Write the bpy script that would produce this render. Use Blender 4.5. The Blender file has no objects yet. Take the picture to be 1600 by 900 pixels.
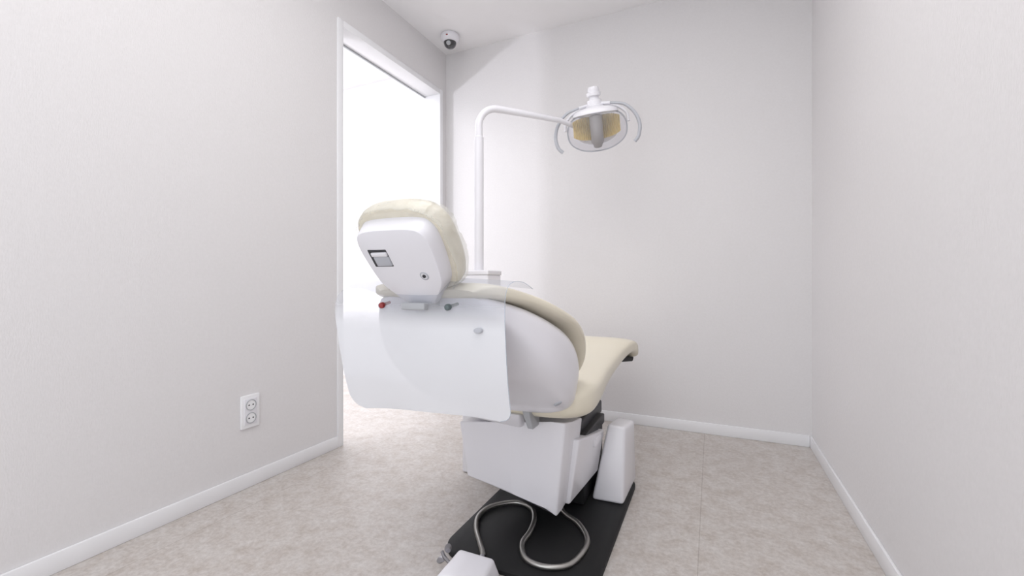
import bpy, bmesh, math
from mathutils import Vector, Matrix, noise as mnoise
S=bpy.context.scene
COL=S.collection
try:
    S.view_settings.view_transform='Standard'
    S.view_settings.look='None'
except Exception as e: print(e)
# ------------------------------------------------------------ materials
def mat(name,col,rough=.5,metal=0,spec=.5,coat=0,bump=None,var=0,varscale=5,trans=0,alpha=1,emis=0,emcol=None):
    m=bpy.data.materials.new(name); m.use_nodes=True
    nt=m.node_tree; b=nt.nodes['Principled BSDF']
    b.inputs['Base Color'].default_value=(*col,1)
    b.inputs['Roughness'].default_value=rough
    b.inputs['Metallic'].default_value=metal
    b.inputs['Specular IOR Level'].default_value=spec
    b.inputs['Coat Weight'].default_value=coat
    b.inputs['Coat Roughness'].default_value=.08
    b.inputs['Transmission Weight'].default_value=trans
    b.inputs['Alpha'].default_value=alpha
    tc=nt.nodes.new('ShaderNodeTexCoord')
    n=nt.nodes.new('ShaderNodeTexNoise'); n.inputs['Scale'].default_value=varscale; n.inputs['Detail'].default_value=6
    nt.links.new(tc.outputs['Object'],n.inputs['Vector'])
    r=nt.nodes.new('ShaderNodeValToRGB')
    v=var if var else .01
    r.color_ramp.elements[0].position=.3; r.color_ramp.elements[1].position=.7
    r.color_ramp.elements[0].color=(*[c*(1-v) for c in col],1)
    r.color_ramp.elements[1].color=(*[min(1,c*(1+v)) for c in col],1)
    nt.links.new(n.outputs['Fac'],r.inputs['Fac']); nt.links.new(r.outputs['Color'],b.inputs['Base Color'])
    if bump:
        sc,st,dist=bump
        n2=nt.nodes.new('ShaderNodeTexNoise'); n2.inputs['Detail'].default_value=4
        mp=nt.nodes.new('ShaderNodeMapping'); mp.inputs['Scale'].default_value=sc
        n2.inputs['Scale'].default_value=1
        nt.links.new(tc.outputs['Object'],mp.inputs['Vector']); nt.links.new(mp.outputs['Vector'],n2.inputs['Vector'])
        bp=nt.nodes.new('ShaderNodeBump'); bp.inputs['Strength'].default_value=st; bp.inputs['Distance'].default_value=dist
        nt.links.new(n2.outputs['Fac'],bp.inputs['Height']); nt.links.new(bp.outputs['Normal'],b.inputs['Normal'])
    return m
M_wall=mat('wallpaper',(.755,.738,.745),.75,spec=.25,bump=((260,260,90),.4,.002),var=.014,varscale=90)
M_ceil=mat('ceiling_paint',(.88,.87,.88),.8,spec=.2,bump=((200,200,200),.15,.001))
M_trim=mat('trim_white',(.87,.87,.89),.35)
M_plas=mat('white_plastic',(.80,.79,.83),.28,coat=.3)
M_cream=mat('cream_vinyl',(.80,.745,.61),.35,coat=.15,bump=((300,300,300),.08,.001))
M_wrap=mat('wrapped_cream_vinyl',(.75,.70,.58),.3,coat=.6,bump=((38,38,38),.6,.008),var=.05,varscale=30)
M_black=mat('black_rubber',(.010,.010,.011),.6,spec=.3)
M_dark=mat('dark_metal',(.04,.04,.045),.5,metal=.3)
M_grey=mat('grey_plastic',(.42,.43,.45),.35)
M_handle=mat('light_grey_plastic',(.46,.47,.51),.3)
M_chrome=mat('brushed_chrome',(.36,.36,.38),.25,metal=1)
M_red=mat('red_plastic',(.28,.02,.02),.3)
M_green=mat('grey_green_plastic',(.09,.12,.125),.3)
M_amber=mat('amber_reflector',(1.0,.84,.45),.3,metal=0,coat=.6)
M_bulb=mat('bulb_shield',(.33,.31,.30),.4,metal=.3)
M_blue=mat('clear_blue_edge',(.50,.58,.68),.2,alpha=.5)
M_smoke=mat('smoked_dome',(.02,.02,.025),.08,coat=1)
M_hose=mat('corrugated_steel_hose',(.46,.45,.43),.3,metal=.9)
def floor_mat():
    m=bpy.data.materials.new('mottled_vinyl_floor'); m.use_nodes=True; nt=m.node_tree; N=nt.nodes; L=nt.links
    b=N['Principled BSDF']; b.inputs['Roughness'].default_value=.42; b.inputs['Specular IOR Level'].default_value=.35
    tc=N.new('ShaderNodeTexCoord')
    def noise(s,d,ro=.6):
        n=N.new('ShaderNodeTexNoise'); n.inputs['Scale'].default_value=s; n.inputs['Detail'].default_value=d; n.inputs['Roughness'].default_value=ro
        L.new(tc.outputs['Object'],n.inputs['Vector']); return n
    n1=noise(15,12,.78); n2=noise(70,8,.7)
    r1=N.new('ShaderNodeValToRGB'); e=r1.color_ramp.elements
    e[0].position=.36; e[0].color=(.49,.438,.40,1); e[1].position=.60; e[1].color=(.62,.59,.568,1)
    x=r1.color_ramp.elements.new(.49); x.color=(.57,.53,.502,1)
    L.new(n1.outputs['Fac'],r1.inputs['Fac'])
    r2=N.new('ShaderNodeValToRGB'); e=r2.color_ramp.elements
    e[0].position=.38; e[0].color=(.86,.845,.838,1); e[1].position=.6; e[1].color=(1.03,1.03,1.03,1)
    L.new(n2.outputs['Fac'],r2.inputs['Fac'])
    mx=N.new('ShaderNodeMixRGB'); mx.blend_type='MULTIPLY'; mx.inputs['Fac'].default_value=1
    L.new(r1.outputs['Color'],mx.inputs['Color1']); L.new(r2.outputs['Color'],mx.inputs['Color2'])
    br=N.new('ShaderNodeTexBrick'); br.offset=0; br.inputs['Scale'].default_value=1
    br.inputs['Brick Width'].default_value=1.5; br.inputs['Row Height'].default_value=2.4
    br.inputs['Mortar Size'].default_value=.0015; br.inputs['Mortar Smooth'].default_value=.1
    br.inputs['Color1'].default_value=(1,1,1,1); br.inputs['Color2'].default_value=(1,1,1,1); br.inputs['Mortar'].default_value=(.78,.76,.74,1)
    mp=N.new('ShaderNodeMapping'); mp.inputs['Location'].default_value=(1.35,.2,0)
    L.new(tc.outputs['Object'],mp.inputs['Vector']); L.new(mp.outputs['Vector'],br.inputs['Vector'])
    m2=N.new('ShaderNodeMixRGB'); m2.blend_type='MULTIPLY'; m2.inputs['Fac'].default_value=1
    L.new(mx.outputs['Color'],m2.inputs['Color1']); L.new(br.outputs['Color'],m2.inputs['Color2'])
    L.new(m2.outputs['Color'],b.inputs['Base Color'])
    bp=N.new('ShaderNodeBump'); bp.inputs['Strength'].default_value=.12; bp.inputs['Distance'].default_value=.002
    L.new(n2.outputs['Fac'],bp.inputs['Height']); L.new(bp.outputs['Normal'],b.inputs['Normal'])
    return m
M_floor=floor_mat()
def clear_mat(name,col,fac,rough=.12,pc=(.765,.77,.80),topfac=None,z0=0,z1=1):
    m=bpy.data.materials.new(name); m.use_nodes=True; nt=m.node_tree; N=nt.nodes; L=nt.links
    for n in list(N): N.remove(n)
    o=N.new('ShaderNodeOutputMaterial'); t=N.new('ShaderNodeBsdfTransparent'); t.inputs['Color'].default_value=(*col,1)
    p=N.new('ShaderNodeBsdfPrincipled'); p.inputs['Base Color'].default_value=(*pc,1); p.inputs['Roughness'].default_value=rough
    tc=N.new('ShaderNodeTexCoord'); n=N.new('ShaderNodeTexNoise'); n.inputs['Scale'].default_value=6
    L.new(tc.outputs['Object'],n.inputs['Vector'])
    mr=N.new('ShaderNodeMapRange'); mr.inputs['To Min'].default_value=fac*.98; mr.inputs['To Max'].default_value=fac*1.02
    L.new(n.outputs['Fac'],mr.inputs['Value'])
    src=mr.outputs['Result']
    if topfac is not None:
        sp=N.new('ShaderNodeSeparateXYZ'); L.new(tc.outputs['Object'],sp.inputs[0])
        m3=N.new('ShaderNodeMapRange'); m3.interpolation_type='SMOOTHSTEP'
        m3.inputs['From Min'].default_value=z0; m3.inputs['From Max'].default_value=z1
        m3.inputs['To Min'].default_value=1; m3.inputs['To Max'].default_value=topfac/fac
        L.new(sp.outputs['Z'],m3.inputs['Value'])
        mu=N.new('ShaderNodeMath'); mu.operation='MULTIPLY'; L.new(src,mu.inputs[0]); L.new(m3.outputs['Result'],mu.inputs[1]); src=mu.outputs[0]
    mx=N.new('ShaderNodeMixShader'); L.new(src,mx.inputs['Fac'])
    L.new(t.outputs[0],mx.inputs[1]); L.new(p.outputs[0],mx.inputs[2]); L.new(mx.outputs[0],o.inputs['Surface'])
    return m
M_sheet=clear_mat('clear_vinyl_sheet',(.88,.89,.92),.93,.25,topfac=.20,z0=.045,z1=.120)
M_glass=clear_mat('clear_lamp_shield',(.94,.94,.96),.15,.05)
M_film=clear_mat('clear_wrap_film',(.95,.95,.94),.26,.07,pc=(.95,.95,.93))
# ------------------------------------------------------------ mesh helpers
WORLD={}
def finish(bm,name,material,parent=None,smooth=True,origin=None,angle=40,label=None):
    bmesh.ops.recalc_face_normals(bm,faces=bm.faces)
    me=bpy.data.meshes.new(name)
    cs=[v.co for v in bm.verts]
    if origin is None:
        mn=Vector([min(c[i] for c in cs) for i in range(3)]); mx=Vector([max(c[i] for c in cs) for i in range(3)])
        origin=(mn+mx)/2
    origin=Vector(origin)
    bmesh.ops.translate(bm,verts=bm.verts,vec=-origin)
    bm.to_mesh(me); bm.free()
    if not isinstance(material,(list,tuple)): material=[material]
    for m_ in material: me.materials.append(m_)
    ob=bpy.data.objects.new(name,me); COL.objects.link(ob)
    if smooth:
        for p in me.polygons: p.use_smooth=True
        try: me.set_sharp_from_angle(angle=math.radians(angle))
        except Exception: pass
    WORLD[ob.name]=origin
    if parent is not None:
        ob.parent=parent; ob.location=origin-WORLD[parent.name]
    else: ob.location=origin
    if label: ob['label']=label
    return ob
def empty(name,loc,label,cat):
    e=bpy.data.objects.new(name,None); e.empty_display_size=.1; COL.objects.link(e); e.location=loc
    WORLD[e.name]=Vector(loc); e['label']=label; e['category']=cat; return e
def box_into(bm,lo,hi,bev=0,seg=3):
    r=bmesh.ops.create_cube(bm,size=1)
    vs=r['verts']
    lo=Vector(lo);hi=Vector(hi)
    for v in vs:
        v.co=Vector([lo[i]+(v.co[i]+.5)*(hi[i]-lo[i]) for i in range(3)])
    if bev:
        es=set(e for v in vs for e in v.link_edges)
        bmesh.ops.bevel(bm,geom=list(es),offset=bev,segments=seg,profile=.5,affect='EDGES')
def box(name,lo,hi,m,parent=None,bev=0,seg=3,**k):
    bm=bmesh.new(); box_into(bm,lo,hi,bev,seg); return finish(bm,name,m,parent,**k)
def hexa(name,bot,top,m,parent=None,bev=0,seg=3,**k):
    bm=bmesh.new()
    b=[bm.verts.new(p) for p in bot]; t=[bm.verts.new(p) for p in top]; n=len(b)
    bm.faces.new(b[::-1]); bm.faces.new(t)
    for i in range(n): bm.faces.new([b[i],b[(i+1)%n],t[(i+1)%n],t[i]])
    if bev: bmesh.ops.bevel(bm,geom=list(bm.edges),offset=bev,segments=seg,profile=.5,affect='EDGES')
    return finish(bm,name,m,parent,**k)
def rings_into(bm,rings,cap=True,closed=True):
    R=[[bm.verts.new(p) for p in r] for r in rings]; n=len(R[0])
    for a,b in zip(R,R[1:]):
        for i in range(n if closed else n-1):
            bm.faces.new([a[i],a[(i+1)%n],b[(i+1)%n],b[i]])
    if cap:
        bm.faces.new(R[0][::-1]); bm.faces.new(R[-1])
def catmull(P,sub):
    P=[Vector(p) for p in P]; out=[]
    Q=[P[0]*2-P[1]]+P+[P[-1]*2-P[-2]]
    for i in range(1,len(Q)-2):
        a,b,c,d=Q[i-1:i+3]
        for k in range(sub):
            t=k/sub
            out.append(.5*((2*b)+(c-a)*t+(2*a-5*b+4*c-d)*t*t+(3*b-a-3*c+d)*t**3))
    out.append(Q[-2]); return out
def tube_into(bm,pts,rad,n=14,corr=0):
    pts=[Vector(p) for p in pts]
    up=None; rings=[]
    for i,p in enumerate(pts):
        t=(pts[min(i+1,len(pts)-1)]-pts[max(i-1,0)]).normalized()
        if up is None:
            up=t.orthogonal().normalized()
        up=(up-t*up.dot(t)).normalized(); s=t.cross(up)
        r=rad[i] if isinstance(rad,(list,tuple)) else rad
        if corr and i%2: r*=1-corr
        rings.append([p+(up*math.cos(a)+s*math.sin(a))*r for a in [2*math.pi*k/n for k in range(n)]])
    rings_into(bm,rings)
def tube(name,pts,rad,m,parent=None,n=14,**k):
    bm=bmesh.new(); tube_into(bm,pts,rad,n); return finish(bm,name,m,parent,**k)
def superloft(stations,n=48,rep=4):
    rings=[]
    for C,K,cx,w,e in stations:
        C=Vector((0,C[0],C[1]));K=Vector((0,K[0],K[1])); mid=(C+K)/2; h=(C-K)/2
        ring=[]
        for k in range(n):
            a=2*math.pi*k/n; ca=math.cos(a); sa=math.sin(a)
            x=math.copysign(abs(ca)**e,ca)*w; b=math.copysign(abs(sa)**e,sa)
            ring.append(Vector((cx+x,0,0))+mid+h*b)
        rings.append(ring)
    return rings
def interp(st,sub):
    V=[Vector((a[0][0],a[0][1],a[1][0])) for a in st]; W=[Vector((a[1][1],a[2],a[3])) for a in st]; E=[Vector((a[4],0,0)) for a in st]
    V=catmull(V,sub);W=catmull(W,sub);E=catmull(E,sub)
    return [((v[0],v[1]),(v[2],w[0]),w[1],w[2],e[0]) for v,w,e in zip(V,W,E)]
def lathe_into(bm,prof,origin,axis=(0,0,1),n=32):
    axis=Vector(axis).normalized(); u=axis.orthogonal().normalized(); v=axis.cross(u); o=Vector(origin)
    rings_into(bm,[[o+axis*h+(u*math.cos(a)+v*math.sin(a))*max(r,1e-4) for a in [2*math.pi*k/n for k in range(n)]] for r,h in prof])
def lathe(name,prof,origin,m,parent=None,axis=(0,0,1),n=32,**k):
    bm=bmesh.new(); lathe_into(bm,prof,origin,axis,n); return finish(bm,name,m,parent,**k)
def st(ob): ob['kind']='structure'; return ob
# ------------------------------------------------------------ room
W=2.137; H=2.40; YB=-3.7
XO=-2.6; YO=.30; YO2=-3.7; T=.12
DL,DF,DH=-.95,-.08,2.10
def wallboxes(name,boxes,m):
    bm=bmesh.new()
    for lo,hi in boxes: box_into(bm,lo,hi)
    return st(finish(bm,name,m,smooth=False,origin=(0,0,0)))
wallboxes('floor',[((XO-.1,YB,-.1),(W+.1,YO+.1,0))],M_floor)
wallboxes('ceiling',[((-T,YB,H),(W+.1,.1,H+.1))],M_ceil)
wallboxes('wall_left',[((-T,YB,0),(0,DL,H)),((-T,DL,DH),(0,DF,H)),((-T,DF,0),(0,.1,H))],M_wall)
wallboxes('wall_back',[((0,0,0),(W,.1,H))],M_wall)
wallboxes('wall_right',[((W,YB,0),(W+.1,.1,H))],M_wall)
wallboxes('wall_hallway_back',[((XO,YO,0),(-T,YO+.1,H+.1))],M_ceil)
wallboxes('wall_hallway_left',[((XO-.1,YO2,0),(XO,YO+.1,H+.1))],M_ceil)
wallboxes('ceiling_hallway',[((XO,YO2,H+.1),(-T,YO,H+.2))],M_ceil)
bh=.058; bt=.010
def bb(name,lo,hi): return st(box(name,lo,hi,M_trim,bev=.003,seg=2))
bb('baseboard_left',(0,YB,0),(bt,DL-.028,bh))
bb('baseboard_back',(0,-bt,0),(W-bt,0,bh))
bb('baseboard_right',(W-bt,YB,0),(W,0,bh))
bm=bmesh.new()
tw=.028; li=.006
for lo,hi in [((-T-.006,DL-tw,0),(.008,DL+li,DH+tw)),((-T-.006,DF-li,0),(.008,DF+tw,DH+tw)),((-T-.006,DL+li,DH-li),(.008,DF-li,DH+tw))]:
    box_into(bm,lo,hi,.002,2)
st(finish(bm,'trim_1',M_trim,origin=(0,DL,0)))
st(box('trim_2',(-T-.004,DL+li,DH-li-.008),(-T+.006,DF-li,DH-li),M_grey))
# ------------------------------------------------------------ dental chair
CX=1.068
chair=empty('dental_chair',(1.12,-1.10,0),'white reclining dental chair, cream vinyl upholstery, black base plate','dental chair')
def rounded_rect(x0,x1,y0,y1,r,z,seg=8):
    P=[]
    for cx,cy,a0 in [(x1-r,y1-r,0),(x0+r,y1-r,90),(x0+r,y0+r,180),(x1-r,y0+r,270)]:
        for k in range(seg+1):
            a=math.radians(a0+90*k/seg); P.append(Vector((cx+r*math.cos(a),cy+r*math.sin(a),z)))
    return P
bm=bmesh.new()
rings_into(bm,[rounded_rect(.935,1.41,-1.49,-.73,.085,0),rounded_rect(.935,1.41,-1.49,-.73,.085,.012),rounded_rect(.94,1.405,-1.485,-.735,.08,.016)])
finish(bm,'base_plate',M_black,chair,label='black rounded base plate')
y0,y1=-1.30,-1.03
bot=[(.93,y0,.160),(1.10,y0,.132),(1.215,y0,.115),(1.246,y0+.002,.086),(1.256,y0+.03,.098),(1.27,y0+.12,.13),(.93,y0+.12,.16)]
top=[(.905,y0-.01,.345),(1.10,y0-.012,.368),(1.24,y0-.012,.388),(1.280,y0-.010,.388),(1.290,y0+.03,.383),(1.298,y0+.12,.372),(.905,y0+.12,.335)]
hous=hexa('lift_housing',bot,top,M_plas,chair,bev=.006)
step=hexa('mechanism_cover',[(1.00,y0+.06,.11),(1.272,y0+.06,.105),(1.300,y1+.06,.115),(1.00,y1+.06,.12)],
     [(1.00,y0+.06,.32),(1.305,y0+.06,.318),(1.322,y1+.06,.268),(1.00,y1+.06,.268)],M_plas,chair,bev=.007)
box('cover_ledge',(1.02,y1-.05,.240),(1.318,y1+.075,.268),M_plas,step,bev=.005)
box('column',(1.02,-1.06,.016),(1.27,-.76,.24),M_black,chair,bev=.01,label='black lift column')
box('lift_linkage',(1.00,-1.16,.262),(1.300,-.86,.300),M_dark,chair,bev=.006,label='dark metal linkage')
box('lift_linkage',(1.00,-1.19,.285),(1.275,-.80,.335),M_dark,chair,bev=.006,label='dark metal linkage')
hexa('base_cover',[(1.282,-1.0,.016),(1.398,-.995,.016),(1.405,-.76,.016),(1.282,-.76,.016)],
     [(1.330,-.945,.285),(1.395,-.945,.28),(1.402,-.775,.26),(1.330,-.775,.265)],M_plas,chair,bev=.012,seg=4)
hexa('seat_frame',[(.93,-1.30,.36),(1.14,-1.33,.36),(1.20,-.80,.32),(.93,-.80,.32)],
     [(.90,-1.33,.405),(1.15,-1.36,.41),(1.22,-.60,.41),(.90,-.60,.41)],M_plas,chair,bev=.008)
hexa('hinge_bracket',[(1.176,-1.36,.372),(1.196,-1.36,.372),(1.196,-1.30,.372),(1.176,-1.30,.372)],
     [(1.160,-1.375,.44),(1.184,-1.375,.44),(1.184,-1.30,.44),(1.160,-1.30,.44)],M_grey,chair,bev=.004,label='grey metal hinge bracket')
# seat cushion
ss=[((-1.365,.475),(-1.36,.435),CX,.20,.5),
    ((-1.345,.50),(-1.335,.405),CX,.255,.5),
    ((-1.25,.512),(-1.25,.392),CX,.285,.45),
    ((-1.10,.505),(-1.10,.40),CX,.278,.45),
    ((-.90,.50),(-.90,.405),CX,.255,.45),
    ((-.68,.50),(-.68,.418),CX+.01,.232,.45),
    ((-.50,.515),(-.49,.435),CX+.015,.228,.45),
    ((-.38,.533),(-.36,.455),CX+.02,.24,.45),
    ((-.29,.528),(-.29,.445),CX+.02,.252,.5),
    ((-.235,.495),(-.255,.42),CX+.02,.25,.5),
    ((-.215,.455),(-.235,.425),CX+.02,.235,.6)]
bm=bmesh.new(); rings_into(bm,superloft(interp(ss,5),56)); seat=finish(bm,'seat',M_cream,chair,angle=60,label='cream vinyl seat and leg rest cushion')
hexa('leg_rest_board',[(CX-.18,-.42,.425),(CX+.20,-.42,.425),(CX+.245,-.255,.405),(CX-.18,-.255,.405)],
     [(CX-.18,-.42,.455),(CX+.21,-.42,.455),(CX+.25,-.25,.428),(CX-.18,-.25,.428)],M_black,chair,bev=.006,label='black underside board')
# back rest
bs=[((-1.715,.786),(-1.708,.750),CX,.138,.5),
    ((-1.69,.786),(-1.70,.728),CX,.170,.48),
    ((-1.60,.764),(-1.655,.665),CX,.218,.46),
    ((-1.50,.732),(-1.60,.59),CX,.252,.46),
    ((-1.40,.692),(-1.53,.52),CX,.268,.46),
    ((-1.325,.642),(-1.46,.462),CX,.268,.46),
    ((-1.278,.58),(-1.385,.432),CX,.255,.48),
    ((-1.262,.535),(-1.315,.436),CX,.228,.52),
    ((-1.268,.49),(-1.285,.448),CX,.175,.6)]
bm=bmesh.new(); rings_into(bm,superloft(interp(bs,6),64)); back=finish(bm,'backrest',M_plas,chair,angle=60,label='white moulded backrest shell')
cs=[((-1.742,.802),(-1.722,.782),CX,.135,.6),
    ((-1.70,.818),(-1.70,.778),CX,.178,.5),
    ((-1.59,.793),(-1.60,.758),CX,.226,.5),
    ((-1.488,.759),(-1.505,.725),CX,.258,.5),
    ((-1.378,.716),(-1.40,.687),CX,.273,.5),
    ((-1.293,.658),(-1.325,.638),CX,.273,.5),
    ((-1.248,.588),(-1.278,.576),CX,.260,.5),
    ((-1.238,.535),(-1.265,.53),CX,.234,.5),
    ((-1.245,.505),(-1.262,.505),CX,.20,.6)]
bm=bmesh.new(); rings_into(bm,superloft(interp(cs,6),64)); finish(bm,'backrest_cushion',M_cream,back,angle=60,label='cream vinyl backrest cushion')
kp=[(.004,-.045),(.004,-.003),(.0072,-.001),(.0072,.007),(.005,.010),(.0003,.0105)]
lathe('knob',kp,(CX-.095,-1.771,.764),M_red,back,axis=(.35,-1,-.1),label='dull red knob')
lathe('knob',kp,(CX+.090,-1.771,.764),M_green,back,axis=(.1,-1,-.1),label='dark grey knob')
def oval(name,c,n,a,b,m,parent,up=(1,0,0)):
    n=Vector(n).normalized(); u=(Vector(up)-n*Vector(up).dot(n)).normalized(); v=n.cross(u); c=Vector(c)
    bm=bmesh.new(); rr=[]
    for s,h in [(1,-.006),(1,.001),(.85,.003),(.4,.0035)]:
        rr.append([c+n*h+u*math.cos(t)*a*s+v*math.sin(t)*b*s for t in [2*math.pi*k/24 for k in range(24)]])
    rings_into(bm,rr); return finish(bm,name,m,parent)
oval('screw_cover',(1.228,-1.764,.714),(.05,-1,-.05),.010,.006,M_handle,back)
from mathutils.bvhtree import BVHTree
bmt=bmesh.new(); bmt.from_mesh(back.data); bvh=BVHTree.FromBMesh(bmt)
o_=Vector((1.42,-1.62,.43))-WORLD[back.name]; tgt=Vector((1.262,-1.40,.515))-WORLD[back.name]
hit,nrm,_,_=bvh.ray_cast(o_,(tgt-o_).normalized())
if hit is not None:
    if nrm.dot(tgt-o_)>0: nrm=-nrm
    oval('screw_cover',hit+WORLD[back.name],nrm,.012,.007,M_handle,back)
bmt.free()
# headrest -----------------------------------------------------
HO=Vector((CX,-1.722,.806)); A=Vector((0,-.62,.785)).normalized(); Nn=Vector((0,-.785,-.62)).normalized(); X=Vector((1,0,0))
def hp(x,a,n): return HO+X*x+A*a+Nn*n
def outline(prof,n,scale=1,ca=.09,shift=0):
    return [hp(x*scale,ca+(a-ca)*scale,n) for x,a in prof]
def smooth_outline(half,sub=6):
    full=[Vector((x,a,0)) for x,a in half]+[Vector((-x,a,0)) for x,a in reversed(half[1:-1])]
    n=len(full); out=[]
    for i in range(n):
        a,b,c,d=full[i-1],full[i],full[(i+1)%n],full[(i+2)%n]
        for k in range(sub):
            t=k/sub
            p=.5*((2*b)+(c-a)*t+(2*a-5*b+4*c-d)*t*t+(3*b-a-3*c+d)*t**3); out.append((p.x,p.y))
    return out
cushpts=[(0,.0),(.065,.004),(.098,.024),(.113,.068),(.116,.125),(.110,.175),(.076,.210),(0,.221)]
cush=smooth_outline(cushpts)
shell=smooth_outline([(0,-.038),(.016,-.038),(.028,-.031),(.054,-.002),(.080,.030),(.092,.056),(.099,.105),(.100,.155),(.089,.183),(.06,.194),(0,.196)])
bm=bmesh.new()
rings_into(bm,[outline(shell,n,s) for n,s in [(-.004,1.02),(.006,1.02),(.010,1.0),(.030,.965),(.040,.945),(.044,.925),(.045,.90),(.047,.5)]])
head=finish(bm,'headrest',M_plas,chair,angle=32,label='white plastic headrest shell')
CR=[(.008,.90),(.010,.95),(.004,1.0),(-.010,1.02),(-.026,1.015),(-.040,.965),(-.048,.86),(-.051,.5)]
bm=bmesh.new()
rings_into(bm,[outline(cush,n,s) for n,s in CR])
finish(bm,'headrest_cushion',M_wrap,head,angle=60,label='cream headrest cushion')
film=smooth_outline(cushpts,30)
cr=catmull([(n,s,0) for n,s in [(.010,.95),(.013,.985),(.006,1.02),(-.010,1.035),(-.026,1.03),(-.042,.985),(-.052,.88),(-.055,.5)]],9)
bm=bmesh.new(); rings=[]
ctr=hp(0,.10,-.02)
for v in cr:
    ring=[]
    for p in outline(film,v.x,v.y):
        q=p*26; w1=mnoise.noise(q*.6)*1.5
        r1=1-min(1,abs(mnoise.noise(q+Vector((w1,w1,0))))*2.8)
        r2=1-min(1,abs(mnoise.noise(q*2.2+Vector((5,w1,3))))*2.8)
        ring.append(p+(p-ctr).normalized()*(.0052*r1+.0024*r2-.001))
    rings.append(ring)
rings_into(bm,rings,cap=False)
finish(bm,'plastic_wrap',M_film,head,angle=45,label='crinkled clear plastic wrap')
def quadplate(name,c,hx,ha,th,m,parent,bev=.002,roll=0,label=None):
    bm=bmesh.new(); box_into(bm,(-hx,-ha,-th),(hx,ha,th),bev,2)
    R=Matrix.Rotation(roll,4,'Z'); B=Matrix((( X.x,A.x,Nn.x,c.x),(X.y,A.y,Nn.y,c.y),(X.z,A.z,Nn.z,c.z),(0,0,0,1)))
    bmesh.ops.transform(bm,matrix=B@R,verts=bm.verts); return finish(bm,name,m,parent,label=label)
quadplate('lever_slot',hp(-.046,.120,.0445),.026,.023,.0032,M_dark,head,label='dark recessed slot')
quadplate('release_lever',hp(-.042,.113,.0475),.021,.013,.003,M_handle,head,.003)
quadplate('release_lever',hp(-.042,.132,.0495),.021,.005,.003,M_plas,head,.002)
lathe('button',[(.011,-.004),(.011,.002),(.0085,.003),(.008,.001),(.0003,.0012)],hp(.048,.070,.045),M_handle,head,axis=Nn,label='round grey button')
lathe('screw',[(.004,0),(.004,.004),(.0003,.0045)],hp(.048,.070,.045),M_dark,head,axis=Nn)
hexa('headrest_stem',[(CX-.028,-1.735,.752),(CX+.028,-1.735,.752),(CX+.028,-1.70,.752),(CX-.028,-1.70,.752)],
     [(CX-.028,-1.755,.815),(CX+.028,-1.755,.815),(CX+.028,-1.725,.815),(CX-.028,-1.725,.815)],M_grey,chair,bev=.003,label='grey metal headrest bracket')
box('stem_clamp',(CX-.03,-1.785,.756),(CX+.035,-1.735,.772),M_grey,chair,bev=.003,label='grey metal clamp')
# ------------------------------------------------------------ plastic cover sheet
path=catmull([(0,-1.60,.812),(0,-1.66,.828),(0,-1.72,.828),(0,-1.752,.808),(0,-1.760,.76),(0,-1.757,.70),(0,-1.745,.60),(0,-1.725,.505)],16)
bm=bmesh.new(); nx=60; rows=[]
for j,p in enumerate(path):
    row=[]
    for i in range(nx+1):
        u=i/nx
        x0=.808; x1=1.29
        lift=0
        if p.z<.80 and p.y<-1.72:
            f=(.80-p.z)/.295; x0+=.027*f**1.3
            if f>.86: x0+=.045*(1-math.sqrt(max(0,1-min(1,(f-.86)/.14)**2)))
            if f>.90: x1-=.028*(1-math.sqrt(max(0,1-min(1,(f-.90)/.10)**2)))
            lift=.016*f*u
        x=x0+(x1-x0)*u
        dn=min(1,max(0,(.79-p.z)/.06))
        y=p.y-.010*math.sin(math.pi*u)+.003*math.sin(u*9)*dn
        z=p.z-.010*(2*u-1)**2+lift
        if u<.12: z-=((.12-u)/.12)**2*.018*(1-dn if p.y<-1.72 else 1)
        row.append(bm.verts.new((x,y,z)))
    rows.append(row)
for a,b in zip(rows,rows[1:]):
    for i in range(nx): bm.faces.new([a[i],a[i+1],b[i+1],b[i]])
sheet=finish(bm,'plastic_cover',M_sheet,smooth=True,angle=180,label='clear vinyl sheet draped over the top of the chair backrest')
sheet['category']='plastic cover'
me=sheet.data; off=WORLD[sheet.name]
edge=[me.vertices[j*(nx+1)+nx].co+off for j in range(len(path))]
tube('sheet_edge',edge,.0007,M_blue,sheet,n=6,label='blue tinted edge of the sheet')
# ------------------------------------------------------------ dental lamp
PX,PY=.755,-.90
lamp=empty('dental_lamp',(PX,PY,0),'white dental operating lamp on a tall bent pole','lamp')
unit=box('pole_cabinet',(PX-.048,PY-.063,0),(PX+.078,PY+.063,.850),M_plas,lamp,bev=.008,label='white pedestal cabinet')
box('cabinet_lid',(PX-.05,PY-.065,.848),(PX+.08,PY+.065,.868),M_plas,unit,bev=.004)
lathe('pole',[(.021,.865),(.021,1.452),(.017,1.456)],(PX,PY,0),M_plas,lamp,n=24)
d=Vector((.335,.345,0)).normalized()
LH=Vector((1.18,-.49,1.55))
P0=Vector((PX,PY,1.45)); pt=[P0,P0+Vector((0,0,.03))]
R=.085
for k in range(9):
    a=math.pi/2*k/8; pt.append(Vector((PX,PY,1.505))+d*R*(1-math.cos(a))+Vector((0,0,R*math.sin(a))))
pt+= [Vector((PX,PY,1.59))+d*.2+Vector((0,0,-.002)),Vector((PX,PY,1.585))+d*.40+Vector((0,0,-.004))]
pt.append(Vector((1.10,-.46,1.575)))
tube('arm',pt,[.016]*(len(pt)-3)+[.015,.012,.010],M_plas,lamp,n=20)
RT=Matrix.Translation(LH)@Matrix.Rotation(math.radians(10),4,'Z')@Matrix.Rotation(math.radians(-5),4,'Y')@Matrix.Rotation(math.radians(14),4,'X')
def lt(p): return RT@Vector(p)
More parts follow.
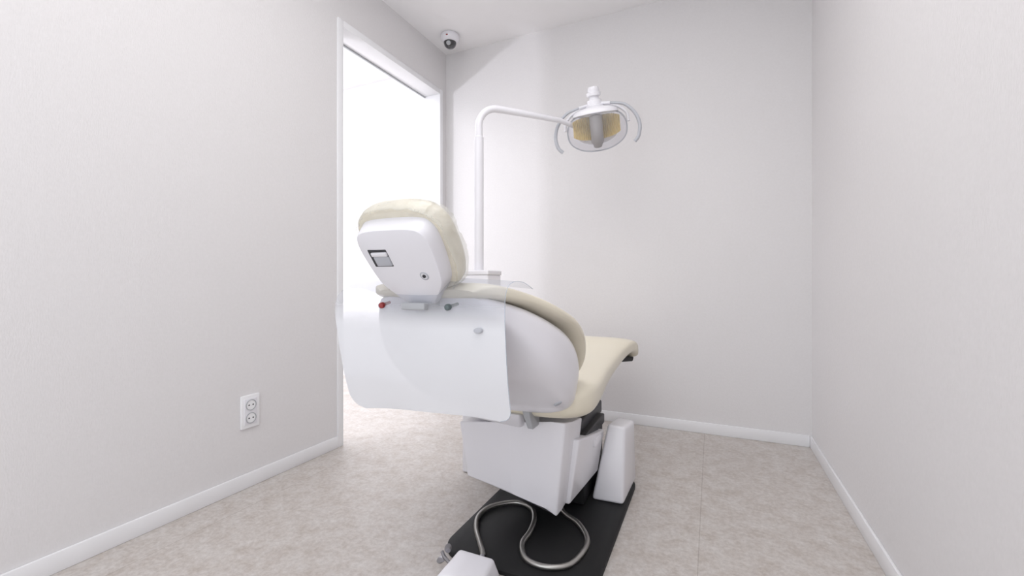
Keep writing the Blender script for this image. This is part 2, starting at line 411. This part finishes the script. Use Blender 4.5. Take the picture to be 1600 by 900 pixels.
def ell(y,a,b,n=48,zo=0,e=.8):
    r=[]
    for k in range(n):
        t=2*math.pi*k/n; c=math.cos(t); s=math.sin(t)
        zz=math.copysign(abs(s)**e,s)*b
        if s<0: xx=math.copysign(abs(c)**e,c)*a*(1-.16*abs(s)**2)
        else: xx=math.copysign(abs(c)**e,c)*a
        r.append(lt((xx,y,zo+zz)))
    return r
bm=bmesh.new()
rings_into(bm,[ell(.03,.100,.060),ell(.045,.095,.058),ell(.065,.07,.045),ell(.08,.03,.02)])
lh=finish(bm,'lamp_head',M_plas,lamp,angle=50,label='lamp head with clear shield and amber reflectors')
bm=bmesh.new(); rings_into(bm,[ell(.008,.143,.095),ell(.004,.1445,.0965),ell(.004,.139,.091),ell(.008,.138,.090),ell(.008,.143,.095)],cap=False)
finish(bm,'shield_rim',M_handle,lh)
bm=bmesh.new(); rings_into(bm,[ell(.050,.085,.055),ell(.03,.125,.084),ell(.006,.143,.095),ell(-.025,.140,.093),ell(-.040,.131,.088),ell(-.046,.129,.086),ell(-.075,.110,.074),ell(-.095,.07,.05),ell(-.102,.03,.02)])
finish(bm,'shield',M_glass,lh,angle=25,label='clear plastic shield')
for sx in (-1,1):
    bm=bmesh.new(); nseg=9; rows=[]
    for i in range(nseg*2+1):
        f=i/(nseg*2); xx=sx*(.026+.084*f); dep=.012-.040*f**1.3+(.010 if i%2 else 0)
        hh=.054*math.sqrt(max(.1,1-(f*.80)**2.5))
        rows.append([bm.verts.new(lt((xx,dep-.012*abs(q)**2*1.2,q*hh+.016))) for q in (-1,-.5,0,.5,1)])
    for a,b in zip(rows,rows[1:]):
        for k in range(4): bm.faces.new([a[k],a[k+1],b[k+1],b[k]])
    bmesh.ops.solidify(bm,geom=list(bm.faces),thickness=.002)
    finish(bm,'reflector',M_amber,lh,smooth=False,label='amber faceted reflector panel')
bm=bmesh.new()
def circ(z,r,n=20,yo=-.030): return [lt((r*math.cos(2*math.pi*k/n),yo+r*math.sin(2*math.pi*k/n)*.8,z)) for k in range(n)]
rings_into(bm,[circ(-.082,.006),circ(-.078,.018),circ(-.062,.023),circ(-.055,.029),circ(.02,.031),circ(.065,.031),circ(.07,.02)])
finish(bm,'bulb_shield',M_bulb,lh,label='grey metal bulb shield')
bm=bmesh.new()
def lid(z,a,b): return [lt((a*math.cos(2*math.pi*k/40),-.012+b*math.sin(2*math.pi*k/40),z)) for k in range(40)]
rings_into(bm,[lid(.074,.108,.058),lid(.088,.104,.056),lid(.100,.085,.045),lid(.106,.05,.035)])
finish(bm,'lamp_cap',M_plas,lh,angle=50)
yk=catmull([lt(p) for p in [(-.150,.0,.02),(-.142,.01,.065),(-.09,.02,.105),(0,.025,.122),(.09,.02,.105),(.142,.01,.065),(.150,.0,.02)]],6)
tube('yoke',yk,.007,M_plas,lh,n=12)
lathe('swivel',[(.044,-.022),(.046,-.008),(.036,-.004),(.034,.018),(.024,.022),(.022,.034),(.033,.038),(.034,.052),(.026,.056),(.028,.066),(.024,.078),(.0003,.082)],lt((.0,.01,.122)),M_plas,lh,axis=RT.to_3x3()@Vector((0,0,1)))
tube('joint',[lt((-.01,.04,.10)),lt((-.10,.04,.055))],.011,M_plas,lh,n=16)
for s in (-1,1):
    hpnts=catmull([lt(p) for p in [(s*.075,-.03,.112),(s*.135,-.035,.095),(s*.178,-.045,.05),(s*.196,-.055,-.005),(s*.188,-.06,-.055),(s*.168,-.06,-.080)]],6)
    n=len(hpnts)
    tube('handle',hpnts,[.006+.0025*min(1,i/n*2) for i in range(n)],M_handle,lh,n=14,label='grey curved grip handle')
    hp2=catmull([lt(p) for p in [(s*.03,.0,.122),(s*.075,-.03,.112)]],3)
    tube('handle_bracket',hp2,.007,M_plas,lh,n=10)
# ------------------------------------------------------------ foot pedal
ped=empty('foot_pedal',(1.085,-1.575,0),'white foot pedal control with coiled steel hose','foot pedal')
hexa('housing',[(1.012,-1.645,0),(1.158,-1.645,0),(1.158,-1.50,0),(1.012,-1.50,0)],
     [(1.022,-1.635,.042),(1.148,-1.635,.042),(1.14,-1.512,.058),(1.03,-1.512,.058)],M_plas,ped,bev=.010,seg=4)
tube('lever',catmull([(1.035,-1.56,.035),(1.00,-1.545,.042),(.985,-1.535,.048)],5),.005,M_chrome,ped,n=12,label='chrome lever')
bm=bmesh.new(); lathe_into(bm,[(.003,-.003),(.011,-.0015),(.012,.0015),(.003,.003)],(1.000,-1.528,.058),axis=(.9,-.3,.3)); finish(bm,'lever_paddle',M_chrome,ped,label='chrome paddle')
bm=bmesh.new(); lathe_into(bm,[(.003,-.004),(.013,-.002),(.014,.002),(.003,.004)],(.990,-1.546,.034),axis=(-.3,-.3,.9)); finish(bm,'lever_paddle',M_chrome,ped,label='chrome paddle')
zz=.025
H_=[(1.095,-1.50,.032),(1.078,-1.465,.030),(1.045,-1.42,zz),(.995,-1.354,zz),(.966,-1.28,zz),(.98,-1.205,zz),(1.045,-1.150,zz),(1.11,-1.165,zz),(1.145,-1.225,zz),(1.160,-1.30,zz),(1.163,-1.37,zz),(1.20,-1.43,zz),(1.262,-1.442,zz),(1.32,-1.408,zz),(1.342,-1.33,zz),(1.335,-1.26,zz),(1.287,-1.19,zz),(1.22,-1.14,zz),(1.16,-1.07,zz+.02)]
hh=catmull(H_,24)
bm=bmesh.new(); tube_into(bm,hh,.0086,12,corr=.24); finish(bm,'hose',M_hose,ped,angle=180,label='corrugated steel hose')
lathe('hose_fitting',[(.012,0),(.013,.004),(.013,.02),(.011,.024)],(1.100,-1.512,.033),M_chrome,ped,axis=(-.35,1,0))
# ------------------------------------------------------------ security camera
cam_o=empty('security_camera',(.16,-.20,H),'small white dome security camera on the ceiling','security camera')
cc=(.16,-.20,H)
lathe('housing',[(.052,0),(.058,-.006),(.060,-.020),(.056,-.034),(.046,-.046),(.040,-.050)],cc,M_plas,cam_o)
lathe('dome',[(.040,-.046),(.040,-.056),(.034,-.072),(.022,-.083),(.0003,-.088)],cc,M_smoke,cam_o,label='smoked dome lens cover')
lathe('lens',[(.013,0),(.013,.012),(.009,.014),(.0003,.013)],(.170,-.232,H-.068),M_grey,cam_o,axis=(.3,-.8,-.5))
oval('indicator_badge',(.172,-.256,H-.028),(.2,-1,-.25),.007,.004,M_red,cam_o)
# ------------------------------------------------------------ outlet
OY,OZ=-1.43,.302
out=empty('power_outlet',(0,OY,OZ),'white double wall socket with round receptacles','power outlet')
box('face_plate',(0,OY-.039,OZ-.066),(.008,OY+.039,OZ+.066),M_trim,out,bev=.003)
box('socket_insert',(.006,OY-.027,OZ-.052),(.0105,OY+.027,OZ+.052),M_plas,out,bev=.002)
for s in (-1,1):
    c=(.0095,OY,OZ+s*.026)
    lathe('socket',[(.0215,0),(.0215,.0035),(.0195,.0035),(.0185,-.001),(.0003,-.001)],c,M_grey,out,axis=(1,0,0))
    lathe('socket_well',[(.0185,0),(.0185,.0018),(.0003,.0018)],c,M_trim,out,axis=(1,0,0))
    for q in (-1,1):
        lathe('pin_hole',[(.003,0),(.003,.0025),(.0003,.0025)],(.0095,OY+q*.0085,OZ+s*.026),M_dark,out,axis=(1,0,0),n=12)
ds=empty('door_stop',(-.11,DL+.02,.32),'small grey metal door catch on the door jamb','door catch')
lathe('catch_body',[(.010,0),(.013,.004),(.013,.03),(.010,.036)],(-.10,DL+.004,.32),M_chrome,ds,axis=(0,1,0))
box('catch_plate',(-.118,DL+.005,.29),(-.085,DL+.010,.35),M_chrome,ds,bev=.002)
# ------------------------------------------------------------ lights
def area(name,loc,rot,sx,sy,e,col=(1,1,1)):
    l=bpy.data.lights.new(name,'AREA'); l.shape='RECTANGLE'; l.size=sx; l.size_y=sy; l.energy=e; l.color=col
    o=bpy.data.objects.new(name,l); COL.objects.link(o); o.location=loc; o.rotation_euler=rot; return o
area('hallway_ceiling_light',(-1.4,-1.0,H+.05),(0,0,0),1.6,2.0,44,(.97,.98,1))
o=area('hallway_side_light',(-1.38,-2.34,1.33),(0,0,0),.12,.12,19,(.93,.93,1))
o.rotation_euler=(Vector((0.35,-.1,1.75))-Vector((-1.38,-2.34,1.33))).to_track_quat('-Z','Y').to_euler()
area('room_fill_light',(1.2,-2.0,H-.02),(0,0,0),1.5,1.8,19,(1,.985,.97))  # unseen area lamp below the ceiling, added as fill for the room
w=bpy.data.worlds.new('world'); S.world=w; w.use_nodes=True
w.node_tree.nodes['Background'].inputs['Color'].default_value=(.93,.96,1,1)
w.node_tree.nodes['Background'].inputs['Strength'].default_value=1.78
# ------------------------------------------------------------ camera
c=bpy.data.cameras.new('camera'); c.sensor_width=36; c.lens=686/1600*36; c.shift_y=-10/1600; c.clip_start=.02
co=bpy.data.objects.new('camera',c); COL.objects.link(co); co.location=(1.687,-2.594,.82); co.rotation_euler=(math.radians(90),0,math.radians(24.5))
S.camera=co
